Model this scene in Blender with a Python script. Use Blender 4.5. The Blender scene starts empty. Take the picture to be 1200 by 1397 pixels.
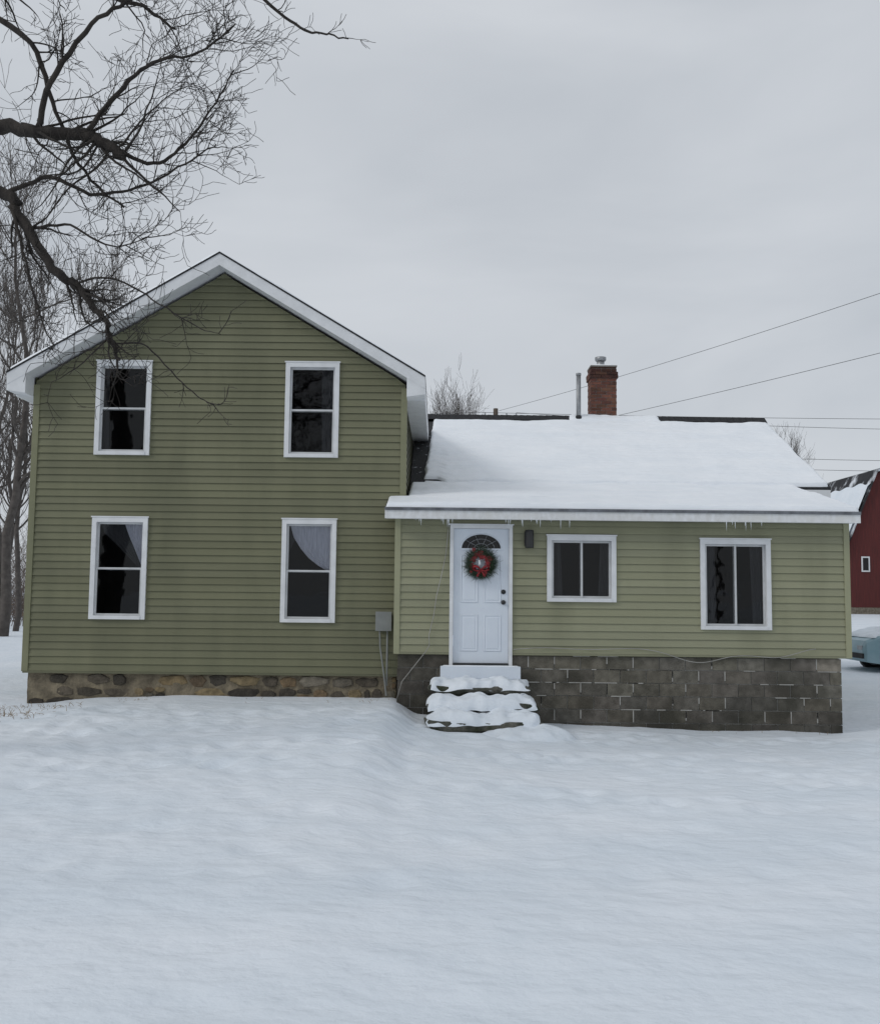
import bpy, math, random
from mathutils import Vector, Matrix, noise
random.seed(7)
R=random.random
def U(a,b): return a+(b-a)*random.random()
scene=bpy.context.scene

# ------------------------------------------------------------ materials
def new_mat(name):
    m=bpy.data.materials.new(name); m.use_nodes=True
    nt=m.node_tree; nt.nodes.clear()
    out=nt.nodes.new('ShaderNodeOutputMaterial'); b=nt.nodes.new('ShaderNodeBsdfPrincipled')
    nt.links.new(b.outputs[0],out.inputs[0])
    return m,nt,b
def N(nt,t,**k):
    n=nt.nodes.new(t)
    for a,v in k.items(): setattr(n,a,v)
    return n
def mat(name,c1,c2=None,rough=.6,scale=4.,stretch=(1,1,1),bump=0.,bscale=30.,bdist=.01,attr=False,metal=0.,spec=.5,c3=None,s3=.6,lo=.35,hi=.65,st3=(1,1,1),lo3=.48,hi3=.66):
    m,nt,b=new_mat(name); L=nt.links
    tc=N(nt,'ShaderNodeTexCoord'); mp=N(nt,'ShaderNodeMapping'); mp.inputs['Scale'].default_value=stretch
    L.new(tc.outputs['Object'],mp.inputs[0])
    c2=c2 or tuple(x*.85 for x in c1)
    nz=N(nt,'ShaderNodeTexNoise'); nz.inputs['Scale'].default_value=scale; nz.inputs['Detail'].default_value=6
    L.new(mp.outputs[0],nz.inputs['Vector'])
    cr=N(nt,'ShaderNodeValToRGB'); cr.color_ramp.elements[0].position=lo; cr.color_ramp.elements[1].position=hi
    cr.color_ramp.elements[0].color=(*c1,1); cr.color_ramp.elements[1].color=(*c2,1)
    L.new(nz.outputs['Fac'],cr.inputs[0]); col=cr.outputs[0]
    if c3:
        mp3=N(nt,'ShaderNodeMapping'); mp3.inputs['Scale'].default_value=st3; L.new(tc.outputs['Object'],mp3.inputs[0])
        n3=N(nt,'ShaderNodeTexNoise'); n3.inputs['Scale'].default_value=s3; n3.inputs['Detail'].default_value=4
        L.new(mp3.outputs[0],n3.inputs['Vector'])
        r3=N(nt,'ShaderNodeValToRGB'); r3.color_ramp.elements[0].position=lo3; r3.color_ramp.elements[1].position=hi3
        L.new(n3.outputs['Fac'],r3.inputs[0])
        mx=N(nt,'ShaderNodeMixRGB'); L.new(r3.outputs[0],mx.inputs[0]); L.new(col,mx.inputs[1]); mx.inputs[2].default_value=(*c3,1); col=mx.outputs[0]
    if attr:
        at=N(nt,'ShaderNodeVertexColor',layer_name='col')
        mx=N(nt,'ShaderNodeMixRGB',blend_type='MULTIPLY'); mx.inputs[0].default_value=1
        L.new(col,mx.inputs[1]); L.new(at.outputs[0],mx.inputs[2]); col=mx.outputs[0]
    L.new(col,b.inputs['Base Color'])
    b.inputs['Roughness'].default_value=rough; b.inputs['Metallic'].default_value=metal
    b.inputs['Specular IOR Level'].default_value=spec
    if bump>0:
        n2=N(nt,'ShaderNodeTexNoise'); n2.inputs['Scale'].default_value=bscale; n2.inputs['Detail'].default_value=6
        L.new(mp.outputs[0],n2.inputs['Vector'])
        bp=N(nt,'ShaderNodeBump'); bp.inputs['Strength'].default_value=bump; bp.inputs['Distance'].default_value=bdist
        L.new(n2.outputs['Fac'],bp.inputs['Height']); L.new(bp.outputs[0],b.inputs['Normal'])
    return m

M={}
M['snow']=mat('snow',(.71,.77,.83),(.78,.825,.875),rough=.65,scale=.8,bump=.8,bscale=6,bdist=.05,stretch=(.7,1,1),spec=.25)
M['snow_roof']=mat('snow_roof',(.83,.865,.905),(.88,.905,.935),rough=.6,scale=3,stretch=(.35,1,1),bump=.6,bscale=12,bdist=.03,spec=.25)
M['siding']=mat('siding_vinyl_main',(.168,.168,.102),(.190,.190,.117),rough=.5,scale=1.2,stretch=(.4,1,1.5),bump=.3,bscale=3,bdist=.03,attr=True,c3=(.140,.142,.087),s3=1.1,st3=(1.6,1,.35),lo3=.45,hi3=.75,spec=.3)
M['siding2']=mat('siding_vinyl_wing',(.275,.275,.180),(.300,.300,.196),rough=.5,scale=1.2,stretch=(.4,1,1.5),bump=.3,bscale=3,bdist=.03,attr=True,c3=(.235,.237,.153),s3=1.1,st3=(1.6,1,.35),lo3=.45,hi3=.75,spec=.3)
M['white']=mat('white_trim',(.74,.75,.76),(.66,.67,.68),rough=.5,scale=5,bump=.1)
M['dirtywhite']=mat('weathered_white',(.76,.77,.78),(.64,.64,.63),rough=.6,scale=6,stretch=(2,1,1),bump=.1,c3=(.68,.68,.66),s3=3)
M['winwhite']=mat('window_vinyl',(.60,.61,.62),(.50,.51,.51),rough=.5,scale=5,bump=.1)
M['door']=mat('door_paint',(.70,.75,.81),(.66,.71,.78),rough=.4,scale=3,bump=.05)
M['shingle']=mat('asphalt_shingle',(.016,.017,.019),(.034,.034,.036),rough=.9,scale=25,bump=.6,bscale=60,c3=(.5,.52,.55),s3=9,lo3=.66,hi3=.70)
M['ridge']=mat('ridge_cap_shingle',(.013,.014,.016),(.028,.028,.03),rough=.9,scale=25,bump=.6,bscale=60)
M['barnroof']=mat('barn_roof_patchy',(.016,.017,.02),(.03,.03,.033),rough=.9,scale=2,c3=(.7,.73,.77),s3=.9)
M['block']=mat('concrete_block',(.098,.090,.076),(.160,.148,.128),rough=.9,scale=9,bump=.8,bscale=60,bdist=.012,attr=True,c3=(.062,.058,.046),s3=1.6)
M['mortar']=mat('mortar',(.17,.165,.15),(.36,.35,.33),rough=.95,scale=2.2,bump=.6,bscale=50)
M['stone']=mat('field_stone',(.115,.100,.076),(.215,.188,.145),rough=.9,scale=7,bump=1.,bscale=20,bdist=.035,attr=True)
M['stonemortar']=mat('stone_mortar',(.25,.21,.145),(.12,.10,.07),rough=.95,scale=5,bump=1.,bscale=20,bdist=.03)
M['brick']=mat('chimney_brick',(.16,.062,.038),(.095,.042,.030),rough=.9,scale=12,bump=.5,attr=True)
M['metal']=mat('galvanized_metal',(.25,.26,.27),(.36,.37,.38),rough=.45,metal=.7,scale=8)
M['greybox']=mat('grey_paint',(.20,.21,.20),(.25,.26,.25),rough=.5)
M['drip']=mat('drip_edge',(.085,.09,.10),(.17,.18,.20),rough=.5,scale=4,stretch=(2,1,1))
M['black']=mat('black_paint',(.015,.015,.016),(.025,.025,.025),rough=.4)
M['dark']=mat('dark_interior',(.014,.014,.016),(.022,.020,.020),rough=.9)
M['curtain']=mat('curtain_cloth',(.72,.72,.80),(.56,.56,.64),rough=.9,scale=6,stretch=(8,1,.6),bump=.5,bscale=10,bdist=.03)
M['blind']=mat('dark_blind',(.05,.05,.055),(.035,.035,.04),rough=.8,scale=8,stretch=(5,1,.4))
M['bark']=mat('bark',(.020,.016,.014),(.045,.038,.032),rough=.95,scale=14,stretch=(1,1,.4),bump=.8,bscale=40,bdist=.02)
M['bark2']=mat('bark_grey',(.065,.056,.050),(.105,.092,.083),rough=.95,scale=6)
M['twig']=mat('brush_twigs',(.085,.066,.056),(.13,.105,.09),rough=.95,scale=3)
M['grass']=mat('dead_grass',(.20,.14,.08),(.30,.22,.13),rough=.9)
M['slab']=mat('step_concrete',(.055,.058,.046),(.13,.125,.105),rough=.95,scale=9,bump=1.,bscale=22,bdist=.04,c3=(.03,.038,.018),s3=4)
M['barnred']=mat('barn_red_boards',(.11,.020,.018),(.068,.015,.014),rough=.85,scale=3,stretch=(6,6,.3),bump=.3)
M['needle']=mat('pine_needle',(.018,.040,.018),(.035,.06,.028),rough=.7,scale=30)
M['red']=mat('red_ribbon',(.32,.012,.018),(.16,.008,.012),rough=.55,scale=20)
M['carpaint']=mat('car_paint_teal',(.19,.32,.37),(.26,.38,.43),rough=.3,scale=2)
M['tire']=mat('tire_rubber',(.02,.02,.02),(.03,.03,.03),rough=.85)
M['cable']=mat('cable_sheath',(.42,.41,.38),(.30,.29,.27),rough=.6)
M['wood']=mat('pole_wood',(.09,.07,.055),(.13,.105,.085),rough=.9,scale=8,stretch=(1,1,.1))
m,nt,b=new_mat('ice'); b.inputs['Base Color'].default_value=(.8,.85,.9,1); b.inputs['Roughness'].default_value=.15; b.inputs['Alpha'].default_value=.6; M['ice']=m
m=bpy.data.materials.new('window_glass'); m.use_nodes=True; nt=m.node_tree; nt.nodes.clear()
o=N(nt,'ShaderNodeOutputMaterial'); mx=N(nt,'ShaderNodeMixShader'); tr=N(nt,'ShaderNodeBsdfTransparent'); gl=N(nt,'ShaderNodeBsdfGlossy'); fr=N(nt,'ShaderNodeFresnel')
tr.inputs[0].default_value=(.84,.86,.87,1); gl.inputs['Roughness'].default_value=.02; fr.inputs['IOR'].default_value=1.45
tc=N(nt,'ShaderNodeTexCoord'); nz=N(nt,'ShaderNodeTexNoise'); nz.inputs['Scale'].default_value=2.2; bp=N(nt,'ShaderNodeBump'); bp.inputs['Strength'].default_value=.15; bp.inputs['Distance'].default_value=.02
nt.links.new(tc.outputs['Object'],nz.inputs['Vector']); nt.links.new(nz.outputs['Fac'],bp.inputs['Height']); nt.links.new(bp.outputs[0],gl.inputs['Normal'])
nt.links.new(fr.outputs[0],mx.inputs[0]); nt.links.new(tr.outputs[0],mx.inputs[1]); nt.links.new(gl.outputs[0],mx.inputs[2]); nt.links.new(mx.outputs[0],o.inputs[0])
M['glass']=m

# ------------------------------------------------------------ mesh builder
class MB:
    def __init__(s): s.v=[];s.f=[];s.m=[];s.c=[];s.sm=[]
    def face(s,pts,mi=0,c=(1,1,1),smooth=False):
        i=len(s.v); s.v+= [tuple(p) for p in pts]; s.f.append(tuple(range(i,i+len(pts)))); s.m.append(mi); s.c.append(c); s.sm.append(smooth)
    def faces(s,vs,fs,mi=0,c=(1,1,1),smooth=False):
        i=len(s.v); s.v+=[tuple(p) for p in vs]
        for f in fs: s.f.append(tuple(i+k for k in f)); s.m.append(mi); s.c.append(c); s.sm.append(smooth)
    def box(s,x0,x1,y0,y1,z0,z1,mi=0,c=(1,1,1)):
        s.faces([(x0,y0,z0),(x1,y0,z0),(x1,y1,z0),(x0,y1,z0),(x0,y0,z1),(x1,y0,z1),(x1,y1,z1),(x0,y1,z1)],
          [(0,3,2,1),(4,5,6,7),(0,1,5,4),(1,2,6,5),(2,3,7,6),(3,0,4,7)],mi,c)
    def prism(s,poly,y0,y1,mi=0,c=(1,1,1)):
        n=len(poly); vs=[(x,y0,z) for x,z in poly]+[(x,y1,z) for x,z in poly]
        fs=[tuple(range(n)),tuple(reversed(range(n,2*n)))]+[(i,i+n,(i+1)%n+n,(i+1)%n) for i in range(n)]
        s.faces(vs,fs,mi,c)
    def tube(s,pts,rads,sides=6,mi=0,c=(1,1,1),cap=True):
        pts=[Vector(p) for p in pts]; vs=[];fs=[]; n=len(pts)
        d0=(pts[-1]-pts[0]).normalized(); ref=Vector((0,0,1)) if abs(d0.z)<.8 else Vector((0,1,0))
        for i,p in enumerate(pts):
            d=(pts[min(i+1,n-1)]-pts[max(i-1,0)]).normalized()
            a=d.cross(ref)
            if a.length<1e-4: a=d.cross(Vector((1,.1,0)))
            a.normalize(); b=d.cross(a)
            for k in range(sides):
                t=2*math.pi*k/sides; vs.append(p+(a*math.cos(t)+b*math.sin(t))*rads[i])
        for i in range(n-1):
            for k in range(sides):
                k2=(k+1)%sides; fs.append((i*sides+k,i*sides+k2,(i+1)*sides+k2,(i+1)*sides+k))
        if cap:
            fs.append(tuple(reversed(range(sides)))); fs.append(tuple(range((n-1)*sides,n*sides)))
        s.faces(vs,fs,mi,c,smooth=sides>3)
    def obj(s,name,mats,parent=None,bevel=0):
        me=bpy.data.meshes.new(name); me.from_pydata(s.v,[],s.f); 
        for k in mats: me.materials.append(M[k])
        me.polygons.foreach_set('material_index',s.m)
        me.polygons.foreach_set('use_smooth',s.sm)
        ca=me.color_attributes.new('col','FLOAT_COLOR','CORNER')
        arr=[]
        for f,c in zip(s.f,s.c): arr+= list((*c,1.))*len(f)
        ca.data.foreach_set('color',arr)
        me.update()
        ob=bpy.data.objects.new(name,me); scene.collection.objects.link(ob)
        if parent: ob.parent=parent
        if bevel>0:
            bv=ob.modifiers.new('b','BEVEL'); bv.width=bevel; bv.segments=2; bv.limit_method='ANGLE'
        return ob
def empty(name):
    e=bpy.data.objects.new(name,None); e.empty_display_size=.1; scene.collection.objects.link(e); return e
def nz(x,y,z=0.): return noise.noise(Vector((x,y,z)))

# ------------------------------------------------------------ ground
KX=[(-60,.0),(-20,-.1),(-6.5,-.13),(-4.8,-.03),(-3.4,-.02),(-.75,.02),(-.25,-.20),(.2,-.27),(1.5,-.33),(6.1,-.41),(9,-.2),(20,0),(60,.1)]
def lin(K,x):
    if x<=K[0][0]: return K[0][1]
    for (a,b),(c,d) in zip(K,K[1:]):
        if x<=c:
            t=(x-a)/(c-a); t=t*t*(3-2*t); return b+(d-b)*t
    return K[-1][1]
def sm(t): t=max(0,min(1,t)); return t*t*(3-2*t)
random.seed(99)
PR=[]
def trail(P,step=.36):
    for (ax,ay),(bx,by) in zip(P,P[1:]):
        L=math.hypot(bx-ax,by-ay); n=int(L/step)
        for i in range(n):
            t=i/n; s=.13 if i%2 else -.13
            PR.append((ax+(bx-ax)*t-(by-ay)/L*s+U(-.05,.05),ay+(by-ay)*t+(bx-ax)/L*s+U(-.05,.05),U(.018,.034)))
trail([(.7,-1.9),(1.6,-3.6),(4.5,-5.2),(9,-6.)]); trail([(.5,-2),(-1.6,-3.2),(-5.,-3.4),(-8.5,-2.6)]); trail([(5.8,-1.0),(3.0,-1.5),(1.5,-1.9)]); trail([(-6.5,-1.3),(-3,-1.6),(-.3,-1.9)])
trail([(-7,-6.2),(-2,-5.4),(2.,-6.4),(7.,-8)]); trail([(8,-2.6),(4,-3.2),(0,-3.9),(-4,-5),(-8,-5)])
for k in range(1100): PR.append((U(-9,9),-.8-8.5*R()**1.4,U(.006,.020)))
cells={}
for p in PR:
    cells.setdefault((int(p[0]//.6),int(p[1]//.6)),[]).append(p)
def prints(x,y):
    i,j=int(x//.6),int(y//.6); z=0
    for a in (-1,0,1):
        for b in (-1,0,1):
            for (px,py,d) in cells.get((i+a,j+b),()):
                q=((x-px)/.13)**2+((y-py)/.16)**2
                if q<7: z-=d*(1.25*math.exp(-q)-.35*math.exp(-(math.sqrt(q)-1.6)**2*3))
    return z
def gz(x,y,fine=True):
    w=math.exp(-(y/6.5)**2) if y<0 else math.exp(-(y/14)**2)
    z=lin(KX,x)*w
    z+= .42*sm((y-20)/35)*sm((x-5)/25)
    z+= .25*nz(x*.02,y*.02,5)*sm((abs(y)-15)/40)
    near=1-sm((math.hypot(x,y+6)-22)/30)
    if near>0:
        z+= near*(.04*nz(x*.4,y*.45)+.020*nz(x*1.1,y*1.6,2)+.011*nz(x*2.6,y*4.0,7)+.005*nz(x*6,y*9,3))
        if fine: z+=prints(x,y)*near
    return z
def axis(lo,hi,a,b,step):
    L=[];x=a
    while x<b: L.append(x); x+=step
    s=step;y=L[-1]
    while y<hi: s=min(s*1.18,40); y+=s; L.append(y)
    s=step;y=L[0];
    while y>lo: s=min(s*1.18,40); y-=s; L.insert(0,y)
    return L
xs=axis(-700,700,-8.5,8.5,.065); ys=axis(-300,900,-12.5,1.2,.065)
mb=MB(); nx=len(xs)
mb.v=[(x,y,gz(x,y)) for y in ys for x in xs]
for j in range(len(ys)-1):
    for i in range(nx-1):
        mb.f.append((j*nx+i,j*nx+i+1,(j+1)*nx+i+1,(j+1)*nx+i))
nf=len(mb.f); mb.m=[0]*nf; mb.c=[(1,1,1)]*nf; mb.sm=[True]*nf
mb.obj('snowy_ground',['snow'])
random.seed(7)
# ------------------------------------------------------------ house
house=empty('farmhouse')
def siding(mb,T,z0,z1,course,ext,openings,mi=0,depth=.02):
    k=0; z=z0
    while z<z1-1e-6:
        zt=min(z+course,z1); v=U(.93,1.06); col=(v,v,v*U(.98,1.02))
        cuts=sorted({z,zt}|{q for o in openings for q in (o[2],o[3]) if z<q<zt})
        for a,b in zip(cuts,cuts[1:]):
            xa0,xb0=ext(a); xa1,xb1=ext(b)
            if xb0-xa0<.01: continue
            ops=sorted([(o[0],o[1]) for o in openings if o[2]<=a+1e-6 and o[3]>=b-1e-6])
            segs=[];cur=(xa0,xa1)
            for o in ops: segs.append((cur,(o[0],o[0]))); cur=(o[1],o[1])
            segs.append((cur,(xb0,xb1)))
            oa=depth*(1-(a-z)/course); ob=depth*(1-(b-z)/course)
            for (l0,l1),(r0,r1) in segs:
                if a==z and b-a>.03:
                    h=.012; oh=depth*(1-h/course)
                    lm=l0+(l1-l0)*h/(b-a); rm=r0+(r1-r0)*h/(b-a)
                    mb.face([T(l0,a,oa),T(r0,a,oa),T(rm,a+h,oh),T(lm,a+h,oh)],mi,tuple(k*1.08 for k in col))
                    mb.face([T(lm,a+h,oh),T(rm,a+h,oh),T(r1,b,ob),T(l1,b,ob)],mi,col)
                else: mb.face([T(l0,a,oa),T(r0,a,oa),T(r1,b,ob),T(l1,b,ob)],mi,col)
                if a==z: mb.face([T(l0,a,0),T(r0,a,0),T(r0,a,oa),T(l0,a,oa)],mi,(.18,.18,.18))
        z=zt
MX0,MX1,MY=-6.48,-.57,.4; MC=-3.53; SL=.597; DEPTH=7.6
Z0=.37; ZE=4.98
winU=[(-5.51,-4.63,3.78,5.29),(-2.49,-1.63,3.77,5.30)]
winL=[(-5.49,-4.61,1.18,2.78),(-2.49,-1.63,1.16,2.78)]
mb=MB()
def gab(z):
    if z<ZE: return (MX0,MX1)
    t=(z-ZE)/SL; h=(MX1-MX0)/2; c=(MX0+MX1)/2
    w=max(0,h-t); return (c-w,c+w)
siding(mb,lambda u,z,o:(u,MY-o,z),Z0,6.76,.1145,gab,[(a+.03,b-.03,c+.03,d-.03) for a,b,c,d in winU+winL])
siding(mb,lambda u,z,o:(MX0-o,-u,z),Z0,ZE+.05,.1145,lambda z:(-(MY+DEPTH),-MY),[])
siding(mb,lambda u,z,o:(MX1+o,u,z),Z0,ZE+.05,.1145,lambda z:(MY,MY+DEPTH),[])
siding(mb,lambda u,z,o:(-u,MY+DEPTH+o,z),Z0,6.76,.1145,lambda z:tuple(-q for q in reversed(gab(z))),[])
for x in (MX0,MX1):
    s=-1 if x==MX0 else 1
    mb.box(min(x-s*.07,x+s*.028),max(x-s*.07,x+s*.028),MY-.028,MY+.07,Z0-.01,4.9,0,(1.2,1.2,1.2))
mb.box(MX0-.01,MX1+.01,MY-.03,MY+.02,Z0-.035,Z0-.002,0,(.8,.8,.8))
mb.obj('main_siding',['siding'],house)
WX0,WX1=-.66,6.27
WB=.745
wz1=2.80
door=(.17,1.12,.5,2.70)
winW=[(1.65,2.71,1.53,2.54),(4.00,5.08,1.13,2.51)]
mb=MB()
ops=[(a+.03,b-.03,c+.03,d-.03) for a,b,c,d in winW]+[door]
siding(mb,lambda u,z,o:(u,-o,z),WB,wz1,.1145,lambda z:(WX0,WX1),ops)
siding(mb,lambda u,z,o:(WX1+o,u,z),WB,wz1,.1145,lambda z:(0,2.6),[])
siding(mb,lambda u,z,o:(WX0-o,-u,z),WB,wz1,.1145,lambda z:(-.38,0),[])
for x in (WX0,WX1):
    s=-1 if x==WX0 else 1
    mb.box(min(x-s*.06,x+s*.028),max(x-s*.06,x+s*.028),-.028,.06,WB-.03,2.78,0,(1.12,1.12,1.1))
mb.box(WX0,door[0]-.002,-.025,.02,WB-.035,WB-.002,0,(.8,.8,.8)); mb.box(door[1]+.002,WX1,-.025,.02,WB-.035,WB-.002,0,(.8,.8,.8))
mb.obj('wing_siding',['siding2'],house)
mb=MB()
siding(mb,lambda u,z,o:(6.75+o,u,z),.6,3.5,.1145,lambda z:(2.6,9.4),[])
def g2(z):
    w=3.4-(z-3.5)/.53; return (6-w,6+w)
siding(mb,lambda u,z,o:(6.75+o,u,z),3.5,5.25,.1145,g2,[])
siding(mb,lambda u,z,o:(-u,9.4+o,z),.6,3.5,.1145,lambda z:(-6.75,.5),[])
siding(mb,lambda u,z,o:(u,2.6-o,z),.6,3.5,.1145,lambda z:(6.27,6.75),[])
mb.box(.5,6.7,2.7,9.3,-.8,.59)
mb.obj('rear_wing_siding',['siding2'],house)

# roofs
mb=MB()
AX=7.0
def rz(x): return AX-SL*abs(x-MC)
for s in (-1,1):
    xe=MC+s*3.28
    T=lambda x,d:(x,rz(x)-d)
    y0,y1=.05,MY+DEPTH+.35
    mb.prism([T(MC,-.0),T(xe,0),T(xe,.028),T(MC,.028)],y0-.012,y1+.012,0)
    mb.prism([T(MC,.030),T(xe-s*.004,.030),T(xe-s*.004,.215),T(MC,.215)],y0,y0+.025,1)
    mb.prism([T(MC,.030),T(xe-s*.004,.030),T(xe-s*.004,.215),T(MC,.215)],y1-.025,y1,1)
    mb.prism([T(MC,.19),T(xe-s*.03,.19),T(xe-s*.03,.205),T(MC,.205)],y0+.026,y1-.026,1)
    a,b_=sorted((xe-s*.004,xe-s*.028)); mb.box(a,b_,y0+.026,y1-.026,rz(xe)-.215,rz(xe)-.052,1)
    xw=MX0 if s<0 else MX1
    mb.prism([(xe-s*.005,rz(xe)-.217),(xe-s*.005,rz(xe)-.30),(xw+s*.03,rz(xe)-.34),(xw+s*.03,rz(xw)-.217)],y0+.004,y0+.34,1)
    mb.box(min(xe-s*.01,xw),max(xe-s*.01,xw),MY-.01,y1-.03,rz(xe)-.33,rz(xe)-.31,1)
    mb.box(min(xe-s*.03,xe-s*.006),max(xe-s*.03,xe-s*.006),MY-.009,y1-.03,rz(xe)-.309,rz(xe)-.216,1)
mb.obj('main_roof',['ridge','white'],house)
def snow_sheet(name,P,Nrm,nu,nv,lu,lv,thick,edge,seed,parent=house,amp=.015,jit=.03,ripple=None,fr=2.2,lim=None,matk='snow_roof',pw=.42):
    mb=MB(); Nn=Vector(Nrm).normalized(); vs=[]
    for j in range(nv+1):
        for i in range(nu+1):
            uu=i/nu; vv=j/nv
            x=uu*lu;y=vv*lv
            p=Vector(P(uu,vv))
            d=min(x,lu-x,y,lv-y)
            h=thick*min(1,(max(d,0)/edge))**pw if d<edge else thick
            h*=1+.35*nz(x*1.3,y*1.3,seed)
            if d>1e-6: h+=amp*nz(x*fr,y*fr,seed+3)+amp*.5*nz(x*fr*3,y*fr*3,seed+5)
            if ripple and d>.03: h+=ripple(x,y)
            if d<=1e-6: h=-.004
            p=p+Nn*h
            if jit and d<edge*2:
                a=jit*nz(x*1.9,y*1.9,seed+9)+jit*.5*nz(x*6,y*6,seed+11)
                pu=(Vector(P(min(1,uu+.01),vv))-Vector(P(max(0,uu-.01),vv))).normalized(); pv=(Vector(P(uu,min(1,vv+.01)))-Vector(P(uu,max(0,vv-.01)))).normalized()
                if min(x,lu-x)<min(y,lv-y): p+=pu*a
                else: p+=pv*a
            vs.append(p)
    fs=[(j*(nu+1)+i,j*(nu+1)+i+1,(j+1)*(nu+1)+i+1,(j+1)*(nu+1)+i) for j in range(nv) for i in range(nu)]
    mb.faces(vs,fs,smooth=True)
    return mb.obj(name,[matk],parent)
yb=MY+DEPTH+.3
for s in (-1,1):
    xe=MC+s*3.26
    snow_sheet('main_roof_snow',lambda u,v,s=s,xe=xe:(MC+(xe-MC)*u,.045+(yb-.045)*v,rz(MC+(xe-MC)*u)),(s*SL,0,1),90,160,3.8,yb,.05 if s<0 else .025,.06,3+s,jit=.02,amp=.01)

SX0,SX1=-.83,6.34
def sz(y): return 2.925+(y+.35)*(.68/2.95)
mb=MB()
def slab(x0,x1,y0,y1,zt,th,mi):
    mb.faces([(x0,y0,zt(y0)-th),(x1,y0,zt(y0)-th),(x1,y1,zt(y1)-th),(x0,y1,zt(y1)-th),(x0,y0,zt(y0)),(x1,y0,zt(y0)),(x1,y1,zt(y1)),(x0,y1,zt(y1))],
      [(0,3,2,1),(4,5,6,7),(0,1,5,4),(1,2,6,5),(2,3,7,6),(3,0,4,7)],mi)
slab(SX0,MX1+.03,-.36,.375,sz,.03,0)
slab(MX1+.032,SX1,-.36,2.62,sz,.03,0)
mb.obj('porch_roof_deck',['shingle'],house)
mb=MB()
mb.box(SX0,SX1,-.35,-.325,2.76,2.893,0)
mb.box(SX0-.003,SX1+.003,-.368,-.3615,2.884,2.930,1)
mb.box(SX0+.01,SX1-.01,-.324,-.03,2.775,2.79,0)
for x in (SX0,SX1-.025):
    y1=.37 if x<0 else 2.6
    mb.faces([(x,-.324,2.76),(x+.025,-.324,2.76),(x+.025,y1,sz(y1)-.17),(x,y1,sz(y1)-.17),(x,-.324,sz(-.32)-.034),(x+.025,-.324,sz(-.32)-.034),(x+.025,y1,sz(y1)-.034),(x,y1,sz(y1)-.034)],
      [(0,3,2,1),(4,5,6,7),(0,1,5,4),(1,2,6,5),(2,3,7,6),(3,0,4,7)],0)
mb.obj('porch_fascia',['dirtywhite','drip'],house)
RY,RZ=6.0,5.42
def uz(y): return RZ-(abs(y-RY))*.52
mb=MB()
slab(MX1+.03,7.07,2.55,RY,uz,.05,0); slab(MX1+.03,7.07,RY+.001,9.55,uz,.05,0)
def slabw(x0,x1,y0,y1,a,b,mi):
    mb.faces([(x0,y0,uz(y0)-b),(x1,y0,uz(y0)-b),(x1,y1,uz(y1)-b),(x0,y1,uz(y1)-b),(x0,y0,uz(y0)-a),(x1,y0,uz(y0)-a),(x1,y1,uz(y1)-a),(x0,y1,uz(y1)-a)],
      [(0,3,2,1),(4,5,6,7),(0,1,5,4),(1,2,6,5),(2,3,7,6),(3,0,4,7)],mi)
slabw(7.03,7.06,2.57,RY,.052,.19,1); slabw(7.03,7.06,RY+.001,9.5,.052,.19,1)
slabw(6.77,7.028,2.6,RY,.17,.185,1)
mb.box(6.345,7.06,2.545,2.568,uz(2.55)-.19,uz(2.55)-.052,1)
mb.box(6.345,7.05,2.569,2.62,uz(2.55)-.19,uz(2.55)-.17,1)
x=MX1+.05
while x<6.85:
    mb.faces([(x,RY-.17,uz(RY-.17)+.065),(x+.29,RY-.17,uz(RY-.17)+.055),(x+.29,RY,RZ+.095),(x,RY,RZ+.11),(x+.29,RY+.15,uz(RY+.15)+.045),(x,RY+.15,uz(RY+.15)+.055),
       (x,RY-.17,uz(RY-.17)),(x+.29,RY-.17,uz(RY-.17))],[(0,1,2,3),(3,2,4,5),(6,7,1,0)],2)
    x+=.14
mb.obj('rear_wing_roof',['shingle','white','ridge'],house)
rp=lambda x,y: .018*(((y*6.4)%1.0)-.5)*(.6+.9*nz(x*.7,y*.9,4))+.012*nz(x*1.6,y*9,1)
def PU(u,v):
    y0=2.56+.03*nz(u*9,2)
    if u<.06: y0+=.16*sm((.06-u)/.03)
    y=y0+(RY-.175-y0)*v
    xl=-.30+.14*v+.03*nz(y*3,1)
    return (xl+(7.03-xl)*u,y,uz(y))
snow_sheet('rear_wing_roof_snow',PU,(0,-.52,1),260,150,7.3,3.6,.075,.04,11,amp=.014,jit=.02,ripple=rp)
snow_sheet('ridge_snow',lambda u,v:(2.78+1.97*u,RY-.26+.46*v,uz(RY-.26+.46*v)+.06),(0,0,1),60,14,1.95,.4,.07,.1,17,amp=.01,jit=.05)
snow_sheet('rear_slope_snow',lambda u,v:(-.3+7.3*u,RY+.16+3.3*v,uz(RY+.16+3.3*v)),(0,.52,1),60,40,7.3,3.6,.06,.06,13,amp=.012,jit=.03)
def PS(u,v):
    y=-.345+(2.62+.345)*v
    xl=SX0+.01 if y<.34 else (MX1+.05 if y<2.2 else -.30)
    return (xl+(SX1-.01-xl)*u,y,sz(y))
snow_sheet('porch_roof_snow',PS,(0,-.2,1),300,110,7.1,2.95,.085,.04,23,amp=.018,jit=.014,ripple=lambda x,y:.016*nz(x*1.2,y*.8,8)-.03*sm((y-2.6)/.2)*(.7+.6*nz(x*1.1,3.)))
mb=MB()
for k in range(30):
    x=random.choice([U(-.6,.2),U(-.7,6.2),U(4.3,4.7),U(1,2)]); l=U(.03,.15)
    mb.tube([(x,-.345,2.765),(x,-.345,2.765-l)],[.007,.0015],5)
mb.obj('icicles',['ice'],house)

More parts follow.
